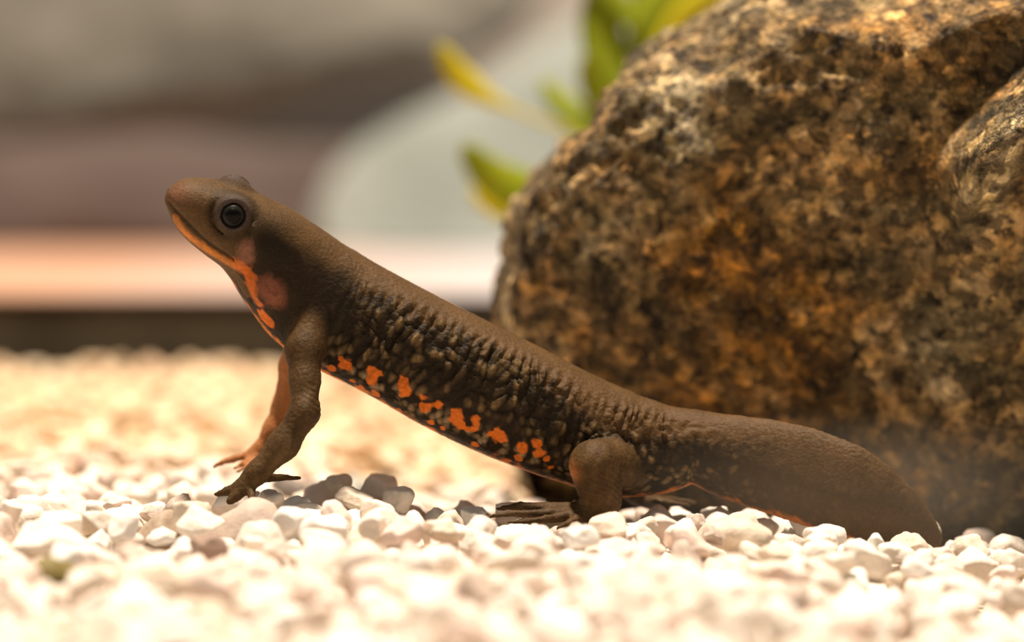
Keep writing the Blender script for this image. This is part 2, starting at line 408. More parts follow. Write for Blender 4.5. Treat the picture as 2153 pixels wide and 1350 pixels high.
eye_px = (488, 450)
eyeN = onskin(*eye_px) + np.array([0.0, 0.075, 0.0]); eyeF = mirror(eyeN)
_s = nearest_s(eyeN[None], 6); _T = lut(_s, 0, 15)[0]
eye_out = _T[9:12] * 0.95 + _T[6:9] * 0.22 - _T[3:6] * 0.10; eye_out /= np.linalg.norm(eye_out)
eye_outF = -_T[9:12] * 0.95 + _T[6:9] * 0.22 - _T[3:6] * 0.10; eye_outF /= np.linalg.norm(eye_outF)
mouth_px = [(354, 427), (364, 439), (376, 452), (390, 466), (404, 481), (420, 497), (440, 514), (462, 529), (484, 541), (503, 547)]
mouthN = [onskin(u, v) for u, v in mouth_px]; mouthF = [mirror(p) for p in mouthN]
gular_px = [(488, 574), (506, 590), (521, 612), (530, 632)]
gularN = [onskin(u, v) for u, v in gular_px]

def leg_sdf(P, L):
    f = chain(P, L['main'], 0.10)
    g = None
    for t in L['toes']:
        q = chain(P, t, 0.02); g = q if g is None else smin(g, q, 0.025)
    return smin(f, g, 0.05)

H = 0.027
lo_ = np.array([SC[:, 0].min() - 0.35, -1.05, -0.75]); hi_ = np.array([SC[:, 0].max() + 0.3, 1.75, W(450, 360, 0)[2] + 0.3])
dims = (np.ceil((hi_ - lo_) / H / 4).astype(int) * 4) + 1
ax = [lo_[i] + H * np.arange(dims[i]) for i in range(3)]
Fg = np.full(tuple(dims), 1.0, np.float64)
# narrow band only: coarse test first
cg = np.stack(np.meshgrid(*[a[::4] for a in ax], indexing='ij'), -1)
cf = body_sdf(cg.reshape(-1, 3)).reshape(cg.shape[:3])
near = cf < 0.30
nb = np.zeros_like(Fg, bool)
ix = np.argwhere(near)
for dx in range(-2, 3):
    for dy in range(-2, 3):
        for dz in range(-2, 3):
            q = ix * 4 + (dx, dy, dz); ok = ((q >= 0) & (q < dims)).all(1); q = q[ok]; nb[q[:, 0], q[:, 1], q[:, 2]] = True
id3 = np.argwhere(nb); P3 = lo_ + H * id3
fb = body_sdf(P3)
# head modelling: cheek bulge, parotoid swelling, brow, eye sockets and lids
def ball(P, c, r): return np.linalg.norm(P - c, axis=1) - r
par = onskin(573, 610) + np.array([0, 0.13, 0]); chk = onskin(515, 528) + np.array([0, 0.12, 0])
for c, r in ((par, 0.20), (mirror(par), 0.20), (chk, 0.16), (mirror(chk), 0.16)):
    fb = smin(fb, ball(P3, c, r), 0.14)
for c, o in ((eyeN, eye_out), (eyeF, eye_outF)):
    fb = smin(fb, ball(P3, c - 0.05 * o, 0.205), 0.12)          # brow and orbit bulge
    d = P3 - (c + o * 0.062); h = d @ o; rr = np.sqrt(np.maximum((d * d).sum(1) - h * h, 0))
    groove = np.sqrt((rr - 0.225) ** 2 + (h + 0.01) ** 2) - 0.020
    fb = -smin(-fb, groove, 0.05)
    ring = np.sqrt((rr - 0.170) ** 2 + h * h) - 0.040
    fb = smin(fb, ring, 0.025)
    fb = np.maximum(fb, -np.maximum(rr - 0.132, -h - 0.2))
def poly_d(P, pts):
    f = np.full(len(P), 9.0)
    for A, B in zip(pts[:-1], pts[1:]): f = np.minimum(f, rc(P, A, B, 0, 0))
    return f
for pts, r in ((mouthN, 0.024), (mouthF, 0.024), (gularN, 0.02)):
    fb = -smin(-fb, poly_d(P3, pts) - r, 0.03)
for nst in (onskin(367, 399), mirror(onskin(367, 399))):
    fb = -smin(-fb, ball(P3, nst, 0.022), 0.02)
Fg[nb] = np.minimum(fb, 1.0)
for L in LEGS.values():
    A = np.array([p for p, r in L['main']] + [p for t in L['toes'] for p, r in t])
    i0 = np.maximum(((A.min(0) - 0.45 - lo_) / H).astype(int), 0); i1 = np.minimum(((A.max(0) + 0.45 - lo_) / H).astype(int) + 1, dims)
    sl = tuple(slice(i0[k], i1[k]) for k in range(3))
    gP = np.stack(np.meshgrid(*[ax[k][sl[k]] for k in range(3)], indexing='ij'), -1).reshape(-1, 3)
    g = leg_sdf(gP, L).reshape(tuple(i1 - i0))
    Fg[sl] = smin(Fg[sl], g, 0.10)
def surface_nets(F, org, h):
    S = F < 0; n = np.array(F.shape) - 1
    cs = [(a, b, c) for a in (0, 1) for b in (0, 1) for c in (0, 1)]
    cnt = sum(S[a:n[0] + a, b:n[1] + b, c:n[2] + c].astype(np.int8) for a, b, c in cs)
    act = (cnt > 0) & (cnt < 8); idx = np.argwhere(act)
    pos = np.zeros((len(idx), 3)); k = np.zeros(len(idx))
    for c0 in cs:
        for axn in range(3):
            if c0[axn]: continue
            c1 = list(c0); c1[axn] = 1
            f0 = F[tuple((idx + c0).T)]; f1 = F[tuple((idx + c1).T)]; x = (f0 < 0) != (f1 < 0)
            t = np.where(x, f0 / np.where(x, f0 - f1, 1), 0)
            p = np.tile(np.array(c0, float), (len(idx), 1)); p[:, axn] = t
            pos += p * x[:, None]; k += x
    V = org + h * (idx + pos / k[:, None])
    vid = -np.ones(act.shape, np.int64); vid[act] = np.arange(len(idx))
    faces = []
    for axn in range(3):
        o1, o2 = (axn + 1) % 3, (axn + 2) % 3
        s0 = [slice(None)] * 3; s1 = [slice(None)] * 3; s0[axn] = slice(0, -1); s1[axn] = slice(1, None)
        a, b = S[tuple(s0)], S[tuple(s1)]
        e = np.argwhere(a != b)
        e = e[(e[:, o1] > 0) & (e[:, o2] > 0) & (e[:, o1] < n[o1]) & (e[:, o2] < n[o2])]
        ins = a[tuple(e.T)]
        q = []
        for d1, d2 in ((-1, -1), (0, -1), (0, 0), (-1, 0)):
            c = e.copy(); c[:, o1] += d1; c[:, o2] += d2; q.append(vid[tuple(c.T)])
        q = np.stack(q, 1); q[~ins] = q[~ins][:, ::-1]; faces.append(q)
    return V, np.concatenate(faces)
NV, NF = surface_nets(Fg, lo_, H)
# relax the net a little, then one Catmull-Clark level
def relax(V, F, n, lam=0.5):
    E = np.concatenate([F[:, [0, 1]], F[:, [1, 2]], F[:, [2, 3]], F[:, [3, 0]]]); E = np.concatenate([E, E[:, ::-1]])
    for _ in range(n):
        A = np.zeros_like(V); k = np.bincount(E[:, 0], minlength=len(V))
        for c in range(3): A[:, c] = np.bincount(E[:, 0], V[E[:, 1], c], len(V))
        V = V + lam * (A / np.maximum(k, 1)[:, None] - V)
    return V
NV = relax(NV, NF, 2, 0.4)
tmp = bpy.data.objects.new('tmp', mesh_from('tmp', NV, NF)); col.objects.link(tmp)
md = tmp.modifiers.new('s', 'SUBSURF'); md.levels = 1; md.render_levels = 1
me = bpy.data.meshes.new_from_object(tmp.evaluated_get(bpy.context.evaluated_depsgraph_get()))
bpy.data.objects.remove(tmp)
n = len(me.vertices); co = np.empty(n * 3, np.float32); me.vertices.foreach_get('co', co); NV = co.reshape(-1, 3).astype(float) / CM
nn = np.empty(n * 3, np.float32); me.vertices.foreach_get('normal', nn); NN = nn.reshape(-1, 3).astype(float)
# keep only the animal itself (drop stray islands)
s_ = nearest_s(NV); t_, n_, l_, a_, b_, e_ = local(NV, s_)
def leg_near(P, L):
    A = np.array([p for p, r in L['main']] + [p for t in L['toes'] for p, r in t]); k = ((P > A.min(0) - 0.4) & (P < A.max(0) + 0.4)).all(1)
    f = np.full(len(P), 1.0); f[k] = leg_sdf(P[k], L); return f
fbody = body_sdf(NV, s_); fleg = np.min([leg_near(NV, L) for L in LEGS.values()], 0)
legw = sst(0.05, -0.02, fleg) * sst(-0.01, 0.05, fbody)      # 1 on limbs
h_ = n_ / a_                                   # -1 belly ... +1 back
# height on the flank with the lateral side: angle measure
ang = np.degrees(np.arctan2(n_ / a_, np.abs(l_) / b_))       # 90 back, 0 mid flank, -90 belly
sx_ = s_ / SS[-1]
U, Vp = pix(NV)
s_head = nearest_s(W(560, 490, 0.2)[None])[0]; s_sho = nearest_s(W(690, 650, 0.4)[None])[0]; s_hip = nearest_s(W(1290, 930, 0.4)[None])[0]; s_tail = nearest_s(W(1460, 940, 0.3)[None])[0]
body_zone = sst(s_sho - 0.15, s_sho + 0.35, s_); tailw = sst(s_hip, s_tail + 0.6, s_)
# warts: rows of grains on flanks, smaller on the back
lat = np.sign(l_)
nz0 = fbm(NV / 0.22, 2, 47)
par_ = np.stack([s_ / 0.092 + 0.4 * nz0, (ang / 90.0) * 0.85 / 0.110 + 0.5 * nz0, lat * 5.0], 1)
f1, f2, idv = worley(par_, 3)
grain = np.clip(1 - f1 * 1.25, 0, 1) ** 0.8
flank = sst(-62, -38, ang) * (1 - sst(34, 52, ang))
f1b, f2b, idb = worley(NV / 0.05, 9)
grain_f = np.clip(1 - f1b * 1.2, 0, 1)
amp = body_zone * (1 - 0.55 * tailw) * (1 - legw)
lump = fbm(NV / 0.35, 2, 4)
nzf = fbm(NV / 0.5, 3, 44)
disp = amp * (1 - sst(s_tail + 0.4, s_tail + 1.3, s_)) * flank * (0.65 + 0.7 * sst(-0.4, 0.5, nzf)) * (0.036 * grain * (0.25 + 1.3 * idv) + 0.012 * grain_f - 0.012)
# short folds across the flank just under the back
fold = 0.5 + 0.5 * np.sin(s_ / 0.125 * 2 * np.pi + 0.02 * ang + 4.0 * fbm(NV / 0.45, 3, 40))
foldw = np.exp(-((ang - 38 - 6 * nzf) / 10.0) ** 2) * (0.25 + 0.9 * sst(-0.3, 0.5, nzf)) * body_zone * (1 - 0.7 * tailw) * (1 - legw)
disp += foldw * 0.034 * (fold - 0.5) + amp * flank * 0.011 * (np.sqrt(fold) - 0.6) * (1 - tailw)
disp += (1 - legw) * (1 - flank * body_zone) * 0.006 * grain_f * sst(s_head - 0.2, s_sho, s_)
disp += legw * 0.006 * (grain_f - 0.4)
# skin wrinkles at the elbow and knee
for (pu, pv, pY, rad) in ((665, 842, -0.5, 0.15), (1262, 1040, -0.45, 0.25)):
    c = W(pu, pv, pY); d = np.linalg.norm(NV - c, axis=1)
    disp += np.exp(-(d / rad) ** 2) * legw * 0.006 * np.sin((NV - c) @ np.array([0.45, 0.2, 1.0]) / 0.06 * 2 * np.pi + 5 * nzf)
ringm = np.minimum(np.linalg.norm(NV - eyeN, axis=1), np.linalg.norm(NV - eyeF, axis=1))
disp *= sst(0.2, 0.34, ringm)
NV2 = NV + NN * disp[:, None]
# ---- colours of the skin
def lerp(A, B, t): return A + (B - A) * np.clip(t, 0, 1)[:, None]
c3 = lambda *x: np.array(x, float)
nz1 = fbm(NV / 0.30, 4, 60); nz2 = fbm(NV / 0.09, 3, 70); nz3 = fbm(NV / 0.7, 3, 80)
BROWN, DARK, BLACK = c3(0.098, 0.054, 0.021), c3(0.035, 0.022, 0.012), c3(0.0075, 0.0052, 0.0024)
ORANGE, PINK, TAN = c3(0.72, 0.17, 0.018), c3(0.44, 0.19, 0.125), c3(0.25, 0.155, 0.062)
C = np.tile(BROWN, (len(NV), 1)); C *= (1 + 0.14 * nz1 + 0.10 * nz2)[:, None]
edge = 40 + 6 * nz1 + 8 * (fold - 0.5) + 10 * nz2 * 0.6 - 26 * sst(s_hip - 1.2, s_hip, s_) * (1 - sst(s_tail, s_tail + 1, s_))
dark = (1 - sst(edge - 9, edge + 7, ang)) * sst(s_sho - 0.3, s_sho + 0.1, s_) * (1 - 0.75 * sst(s_tail, s_tail + 1.3, s_))
C = lerp(C, BLACK * 1.2, dark * 0.9)
C = lerp(C, TAN * 0.75, dark * np.clip(grain * 1.7 - 0.55, 0, 1) * (0.15 + 0.85 * sst(0.35, 0.9, idv)) * (0.5 + 0.5 * body_zone))  # grain tops tinted tan, lamp highlights put into the colour
# pale flecks above the belly line
lowline = np.exp(-((ang + 42) / 9.0) ** 2) * body_zone * (1 - tailw)
C = lerp(C, c3(0.34, 0.24, 0.13), 1.0 * lowline * np.clip(grain * 1.8 - 0.6, 0, 1) * 0.9)
# shade on the neck side, put into the skin as darker colour
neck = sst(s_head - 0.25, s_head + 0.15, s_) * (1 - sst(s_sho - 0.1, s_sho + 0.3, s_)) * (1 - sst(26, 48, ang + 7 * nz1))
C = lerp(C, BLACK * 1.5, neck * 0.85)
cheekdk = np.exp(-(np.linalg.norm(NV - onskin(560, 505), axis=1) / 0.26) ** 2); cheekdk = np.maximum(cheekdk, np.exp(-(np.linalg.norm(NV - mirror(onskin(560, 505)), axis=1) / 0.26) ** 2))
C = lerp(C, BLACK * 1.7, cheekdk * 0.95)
# belly orange with dark mottling
belly = (1 - sst(-78, -62, ang + 9 * nz2)) * sst(s_head - 0.6, s_head, s_) * (1 - legw)
rim = (1 - sst(-86, -74, ang)) * sst(s_sho, s_sho + 0.3, s_) * (1 - tailw) * (1 - legw)
C = lerp(C, ORANGE * c3(1, 1.25, 1.1), belly * (1 - 0.75 * sst(0.0, 0.35, nz1 + 0.3 * nz2)) * (1 - 0.3 * tailw))
C = lerp(C, c3(0.85, 0.36, 0.05), rim * 0.85)  # bright lower edge: gravel bounce on the belly painted into the skin
# orange spots on the lower flank
spots = [(728, 768, 15), (718, 755, 8), (700, 776, 9), (786, 782, 13), (782, 800, 11), (846, 806, 12), (856, 824, 13), (888, 838, 11), (890, 852, 12), (922, 852, 10), (962, 876, 13), (968, 890, 10), (998, 888, 11), (996, 902, 12), (1047, 918, 15), (1038, 914, 9), (1098, 940, 11), (1130, 934, 11), (1136, 950, 13), (1150, 966, 11), (1160, 980, 10), (740, 800, 9), (790, 828, 9), (760, 812, 7), (840, 862, 8), (905, 888, 9), (930, 900, 8), (1070, 968, 9), (1090, 962, 7), (1000, 934, 8)]
sp_w = np.zeros(len(NV))
for u, v, r in spots:
    for p in (onskin(u, v),) + ((mirror(onskin(u, v)),)):
        k = np.flatnonzero(np.abs(NV[:, 0] - p[0]) < 0.25); d = np.linalg.norm(NV[k] - p, axis=1) / (r / 190.0)
        sp_w[k] = np.maximum(sp_w[k], sst(1.25, 0.85, d + 0.55 * nz2[k] + 0.25 * nz1[k] - 0.5 * (grain[k] - 0.4)))
C = lerp(C, ORANGE * (1 + 0.15 * nz2)[:, None].mean(), sp_w * 0.95)
# head: orange lower jaw below the mouth line, orange throat streak, pink patches
HEADI = np.flatnonzero(s_ < s_sho + 0.5)
def near_pts(pts, r, noise=0.0, hi=1.2, lo=0.7):
    d = np.full(len(NV), 9.0); Q = NV[HEADI]; d[HEADI] = np.minimum(poly_d(Q, pts), poly_d(Q, [mirror(p) for p in pts])); return sst(hi, lo, d / r + noise * nz2)
def skin_pts(px): return [onskin(u, v) for u, v in px]
jaw = near_pts(skin_pts([(370, 464), (384, 484), (402, 502), (424, 518), (450, 534), (478, 550), (500, 558)]), 0.055, 0.35, 1.7, 0.3)
C = lerp(C, ORANGE * c3(0.85, 1.25, 2.2), jaw * np.clip(0.75 + 0.35 * nz1 + 0.2 * nz2, 0, 1))
throat = near_pts(skin_pts([(500, 552), (514, 560), (522, 580), (530, 600), (538, 620), (548, 634)]), 0.07, 0.7, 1.5, 0.3)
C = lerp(C, ORANGE, throat * np.clip(0.85 + 0.3 * nz1 + 0.3 * nz2, 0, 1))
C = lerp(C, ORANGE, near_pts(skin_pts([(551, 656), (557, 668), (566, 678)]), 0.07, 0.25) * 0.95)
C = lerp(C, BLACK * 2, near_pts(skin_pts([(532, 640), (545, 646), (562, 643)]), 0.03, 0.3) * 0.9)
C = lerp(C, PINK, near_pts(skin_pts([(517, 522), (521, 536)]), 0.085, 0.35, 1.7, 0.2) * (0.65 + 0.25 * nz2))
C = lerp(C, PINK * c3(1.0, 0.8, 0.7), near_pts(skin_pts([(568, 604), (578, 620)]), 0.14, 0.35, 1.5, 0.3) * (0.6 + 0.3 * nz2))
C = lerp(C, TAN * 0.6, near_pts(skin_pts([(492, 578), (506, 596), (518, 618)]), 0.055, 0.3) * 0.7)
C = lerp(C, BLACK * 2.0, near_pts(mouthN, 0.028) * 0.7)
C = lerp(C, c3(0.22, 0.10, 0.06), np.exp(-(np.linalg.norm(NV - onskin(372, 404), axis=1) / 0.14) ** 2) * 0.6)
# grey eyelid ring with a dark surround
lidN = np.exp(-((ringm - 0.19) / 0.030) ** 2)
C = lerp(C, BLACK * 2.2, sst(0.36, 0.25, ringm) * 0.55)
C = lerp(C, c3(0.075, 0.055, 0.050), lidN * 0.8)
# limbs: plain brown, inner thigh orange, far front leg tinted as if lit through
inner = legw * sst(0.15, -0.6, NN[:, 2]) * 0
Cl = BROWN[None] * c3(0.85, 0.86, 0.84) * (1 + 0.2 * nz1 + 0.12 * nz2)[:, None]
C = C * (1 - legw)[:, None] + Cl * legw[:, None]
farleg = sst(0.10, 0.0, leg_near(NV, LEGS['front far'])) * legw
C = lerp(C, c3(0.50, 0.20, 0.07), farleg * 0.8)
thigh = np.exp(-(np.linalg.norm(NV - W(1209, 992, -0.45), axis=1) / 0.10) ** 2) * legw
C = lerp(C, c3(0.62, 0.22, 0.06), thigh)
# lower edge of the tail fin: thin orange line
tl = tailw * sst(-70, -84, ang) * sst(s_tail, s_tail + 0.2, s_)
C = lerp(C, ORANGE * c3(0.6, 0.9, 2.5), tl * 0.7)
C = np.clip(C, 0.004, 0.9)
base = np.array([W(640, 1040, 0.3)[0], 0.3, 0.0])
me.vertices.foreach_set('co', ((NV2 - base) * CM).astype(np.float32).ravel()); me.update()
me.polygons.foreach_set('use_smooth', np.ones(len(me.polygons), bool))
add_attr(me, 'skin', C)
newt = empty('newt', base)
tag(newt, 'brown newt with orange throat and flank spots, head raised, standing on gravel', 'newt')
link('body', me, M_SKIN, newt, (0, 0, 0))
def eyeball(c, o):
    V, F = ico(4); e = link('eye', mesh_from('eye', V * EYE_R, F), M_IRIS, newt, c - base)
    e['label'] = 'dark round eye with a black pupil'
    # pupil: a shallow black lens on the front of the eyeball
    o = o / np.linalg.norm(o); ax1 = np.cross(o, [0, 0, 1.0]); ax1 /= np.linalg.norm(ax1); ax2 = np.cross(o, ax1)
    rings, seg = 6, 28; PV = []; PF = []
    for lay, rad in ((0, EYE_R + 0.006), (1, EYE_R - 0.004)):
        for i in range(rings + 1):
            th = 0.60 * i / rings; k = rad if i < rings else EYE_R + 0.001
            for j in range(seg):
                a = 2 * math.pi * j / seg
                PV.append(k * (o * math.cos(th) + math.sin(th) * (ax1 * math.cos(a) + ax2 * math.sin(a))))
    for lay in (0, 1):
        b0 = lay * (rings + 1) * seg
        for i in range(rings):
            for j in range(seg):
                q = [b0 + i * seg + j, b0 + i * seg + (j + 1) % seg, b0 + (i + 1) * seg + (j + 1) % seg, b0 + (i + 1) * seg + j]
                PF.append(q if lay else q[::-1])
    link('pupil', mesh_from('pupil', PV, PF), M_EYE, e, (0, 0, 0))
eyeball(eyeN + 0.015 * eye_out, eye_out); eyeball(eyeF + 0.015 * eye_outF, eye_outF)

# ------------------------------------------------------------------ the big boulder behind the newt
RY = 2.5
out_px = [(2700, 700), (2700, 200), (2500, -150), (2150, -260), (1800, -160), (1580, -30), (1480, 30), (1400, 72), (1335, 150), (1275, 215), (1240, 275), (1172, 328), (1112, 400), (1086, 470), (1088, 560), (1066, 610), (1054, 655), (1066, 705), (1085, 800), (1095, 900), (1098, 1000), (1115, 1080), (1300, 1130), (1800, 1150), (2400, 1150), (2680, 1000)]
op = np.array([W(u, v, RY + 1.0) for u, v in out_px])[:, [0, 2]]
rc_ = np.array(W(1750, 600, RY + 1.0))[[0, 2]]
d = op - rc_; phi = np.arctan2(d[:, 1], d[:, 0]); o_ = np.argsort(phi); phi, rad = phi[o_], np.hypot(d[:, 0], d[:, 1])[o_]
phi = np.concatenate([phi - 2 * np.pi, phi, phi + 2 * np.pi]); rad = np.tile(rad, 3)
V, F = ico(7)
ph = np.arctan2(V[:, 2], V[:, 0]); rho = np.sqrt(V[:, 0] ** 2 + V[:, 2] ** 2)
R = np.interp(ph, phi, rad)
e_r = np.sin(np.arcsin(np.clip(rho, 0, 1)) ) ** 0.75
yy = np.sign(V[:, 1]) * np.abs(V[:, 1]) ** 0.42
X = rc_[0] + R * e_r * np.cos(ph); Z = rc_[1] + R * e_r * np.sin(ph)
front = yy < 0
T_ = np.where(front, 1.6, 4.5)
Yc = RY + 1.0 + yy * T_
Yc = Yc - 0.20 * (X - 2.5) * np.where(front, 1, 0.3)                   # right side comes nearer
u_, v_ = pix(np.stack([X, np.full_like(X, RY), Z], 1))
line = np.interp(u_, [1000, 1330, 1480, 1700, 1900, 2153, 2600], [420, 205, 165, 75, 105, 45, 40]) + 22 * fbm(np.stack([X, X * 0, Z], 1) * 0.9, 3, 90)
Yc += np.where(front, 1.0, 0.2) * np.clip((line - v_) / 175.0, 0, 3) * 0.95      # the top leans back
# a shoulder of stone standing proud at the right, with a sloping upper edge
edge_v = np.interp(u_, [1900, 1960, 2040, 2100, 2153, 2400], [330, 300, 215, 160, 110, 40]) + 10 * fbm(np.stack([X, X * 0, Z], 1) * 2.2, 3, 95)
sh = sst(-14, 75, v_ - edge_v) * sst(1925, 2010, u_) * (1 - 0.75 * sst(60, 330, v_ - edge_v))
Yc -= np.where(front, 1.0, 0.0) * sh * 1.25
Yc += np.where(front, 1.0, 0.0) * np.clip((v_ - line) / 175.0, 0, 5) * 0.26      # the face overhangs a little
P = np.stack([X, Yc, Z], 1)
dirn = P - np.array([rc_[0], RY + 2.2, rc_[1]]); dirn /= np.linalg.norm(dirn, axis=1)[:, None]
dirn = np.where(front[:, None], dirn * 0.45 + np.array([0, -0.55, 0.05]), dirn)
f1, f2, idv2 = worley(P * 1.9 + 0.25 * np.stack([fbm(P * 2, 2, 1), fbm(P * 2, 2, 2), fbm(P * 2, 2, 3)], 1), 30)
dd = 0.16 * fbm(P * 0.8, 3, 100) + 0.10 * fbm(P * 2.6, 4, 110, 0.55) + 0.045 * (1 - np.abs(fbm(P * 6.0, 3, 120)) * 1.5) + 0.05 * (f2 - f1)
P = P + dirn * dd[:, None]
rock_o = (P[:, 0].mean(), P[:, 1].mean(), P[:, 2].min())
boulder = tag(put('boulder', P, F, M_ROCK, rock_o), 'large rough golden brown boulder standing behind the newt tail', 'rock')
ROCK = P

# ------------------------------------------------------------------ water plant behind the boulder
PY = 14.5
plant_o = W(1400, 900, PY); plant_o[2] = -0.3
plant = empty('water_plant', plant_o)
tag(plant, 'blurred green water plant with narrow curved leaves behind the boulder', 'plant')
def leaf(pts, width, mat, Yoff=(0, 0), label=None, stalk=0.0):
    P = np.array([W(u, v, PY + Yoff[0] + (Yoff[1] - Yoff[0]) * i / (len(pts) - 1)) for i, (u, v) in enumerate(pts)])
    t = np.linspace(0, 1, len(P)); tt = np.linspace(0, 1, 18)
    Q = np.stack([np.interp(tt, t, P[:, k]) for k in range(3)], 1)
    for _ in range(6): Q[1:-1] = 0.25 * Q[:-2] + 0.5 * Q[1:-1] + 0.25 * Q[2:]
    T = np.gradient(Q, axis=0); T /= np.linalg.norm(T, axis=1)[:, None]
    S = np.cross(T, np.array([0.15, -1.0, 0.35])); S /= np.linalg.norm(S, axis=1)[:, None]; N = np.cross(S, T)
    wd = width * np.sqrt(np.clip(np.sin(np.pi * (0.06 + 0.94 * tt ** 0.85)), 0.001, 1))
    wd = wd * (0.14 + 0.86 * sst(stalk - 0.12, stalk + 0.22, tt)) if stalk else wd
    V = []; F = []
    for i in range(18):
        for a in range(8):
            an = 2 * math.pi * a / 8
            V.append(Q[i] + S[i] * math.cos(an) * wd[i] * 0.5 + N[i] * (math.sin(an) * 0.028 - 0.12 * wd[i] * math.cos(an) ** 2))
    for i in range(17):
        for a in range(8): F.append([i * 8 + a, i * 8 + (a + 1) % 8, (i + 1) * 8 + (a + 1) % 8, (i + 1) * 8 + a])
    F.append(list(range(7, -1, -1))); F.append(list(range(17 * 8, 18 * 8)))
    o = put('leaf', V, F, mat, Q[0], plant, plant_o)
    if label: o['label'] = label
    return o
def stem(pts, r):
    P = np.array([W(u, v, PY + dy) if v is not None else None for u, v, dy in pts]); Q = P
    V = []; F = []
    for i, q in enumerate(Q):
        for a in range(8):
            an = 2 * math.pi * a / 8; V.append(q + np.array([math.cos(an), math.sin(an), 0]) * r)
    for i in range(len(Q) - 1):
        for a in range(8): F.append([i * 8 + a, i * 8 + (a + 1) % 8, (i + 1) * 8 + (a + 1) % 8, (i + 1) * 8 + a])
    return put('stem', V, F, M_LEAF, Q[0], plant, plant_o)
stem([(1400, 960, 0), (1385, 600, 0.2), (1360, 300, 0.3), (1340, 40, 0.4), (1345, -160, 0.4)], 0.10)
leaf([(1330, 330), (1180, 270), (1040, 215), (960, 160), (925, 90)], 0.60, M_LEAFY, (0, -0.6), 'yellow green narrow leaf', 0.52)
leaf([(1330, 420), (1200, 425), (1090, 400), (1020, 365), (972, 300)], 0.8, M_LEAF, (0, -1.0))
leaf([(1350, 440), (1200, 450), (1100, 440), (1040, 428), (990, 395)], 0.6, M_LEAFY, (0.3, 0.4), 'yellow green narrow leaf')
leaf([(1350, 330), (1260, 270), (1215, 245), (1170, 205), (1140, 165)], 0.55, M_LEAF, (0, 0.6))
leaf([(1350, 320), (1290, 240), (1258, 190), (1240, 150), (1236, 110)], 0.55, M_LEAF, (0, -0.4))
leaf([(1345, 200), (1290, 140), (1265, 80), (1262, 0), (1275, -60)], 0.75, M_LEAF, (0, 0.3))
leaf([(1345, 120), (1370, 30), (1420, -30), (1480, -70), (1540, -90)], 0.8, M_LEAF, (0, 0.3))
leaf([(1345, 200), (1420, 110), (1450, 50), (1490, 0), (1550, -40)], 0.8, M_LEAFY, (0, -0.6), 'bright yellow green leaf')
leaf([(1345, 160), (1400, 120), (1430, 60), (1425, 0), (1405, -60)], 0.7, M_LEAF, (0, 0.8))
leaf([(1345, 60), (1310, 20), (1290, -20), (1240, -50), (1200, -60)], 0.42, M_LEAF, (0, 0.2))

# ------------------------------------------------------------------ gravel
def pebble_shape(seed, n):
    r = np.random.default_rng(seed); V, F = ico(n)
    k = r.integers(10, 18); N = r.normal(size=(k, 3)); N /= np.linalg.norm(N, axis=1)[:, None]; hgt = r.uniform(0.55, 0.98, k)
    dn = V @ N.T; rad = np.where(dn > 0.05, hgt / np.maximum(dn, 0.05), 9)
    rad = np.concatenate([rad, np.full((len(V), 1), 1.12)], 1)
    sharp = r.uniform(22, 45)
    R = -np.log(np.exp(-sharp * np.minimum(rad, 4)).sum(1)) / sharp
    P = V * R[:, None] * np.array([1.0, r.uniform(0.66, 0.95), r.uniform(0.55, 0.85)])
    P += 0.06 * V * fbm(P * 2.2 + seed, 3, seed % 97)[:, None]
    return P - (P.max(0) + P.min(0)) / 2, F
NSH = 16
SH2 = [pebble_shape(500 + i, 2) for i in range(NSH)]; SH3 = [pebble_shape(500 + i, 3) for i in range(NSH)]; SH4 = [pebble_shape(500 + i, 4) for i in range(NSH)]
GC = 0.07; X0, Y0 = -14.0, -14.0; GW, GH = int(28 / GC), int(37.2 / GC)
HX = X0 + GC * (np.arange(GW) + 0.5); HY = Y0 + GC * (np.arange(GH) + 0.5)
HM = terrain(*np.meshgrid(HX, HY, indexing='ij')) - BED
def cells(P): return np.floor((P[:, 0] - X0) / GC).astype(int), np.floor((P[:, 1] - Y0) / GC).astype(int)
# the boulder keeps its place free
rk = ROCK[(ROCK[:, 2] < 0.5)]; i, j = cells(rk); ok = (i >= 0) & (i < GW) & (j >= 0) & (j < GH); HM_block = np.zeros_like(HM, bool); HM_block[i[ok], j[ok]] = True
for r_ in range(GW):
    q = np.flatnonzero(HM_block[r_])
    if len(q): HM_block[r_, q.min():q.max() + 1] = True
HM[HM_block] = 50
# nothing may poke through the animal
CAP = np.full(HM.shape, 99.0); i, j = cells(NV2); np.minimum.at(CAP, (np.clip(i, 0, GW - 1), np.clip(j, 0, GH - 1)), NV2[:, 2] - 0.0)
def randrot(r):
    ax = r.normal(0, 0.45, 2); tilt = Matrix.Rotation(float(ax[0]), 3, 'X') @ Matrix.Rotation(float(ax[1]), 3, 'Y')
    return np.array(Matrix.Rotation(float(r.uniform(0, 6.283)), 3, 'Z') @ tilt @ Matrix.Rotation(float(r.uniform(0, 6.283)), 3, 'Z'))
VAR = []
for i in range(420):
    si = int(rng.integers(NSH)); size = float(np.clip(rng.lognormal(math.log(0.258), 0.30), 0.12, 0.42)); Rm = randrot(rng)
    P = SH3[si][0] @ Rm.T * size
    ci, cj = np.floor(P[:, 0] / GC + 0.5).astype(int), np.floor(P[:, 1] / GC + 0.5).astype(int)
    o0, o1 = ci.min(), cj.min(); sh_ = (ci.max() - o0 + 1, cj.max() - o1 + 1)
    bt = np.full(sh_, 99.0); tp = np.full(sh_, -99.0)
    np.minimum.at(bt, (ci - o0, cj - o1), P[:, 2]); np.maximum.at(tp, (ci - o0, cj - o1), P[:, 2])
    VAR.append((si, size, Rm, o0, o1, bt, tp))
PEB = []
TGT = terrain(*np.meshgrid(HX, HY, indexing='ij'))
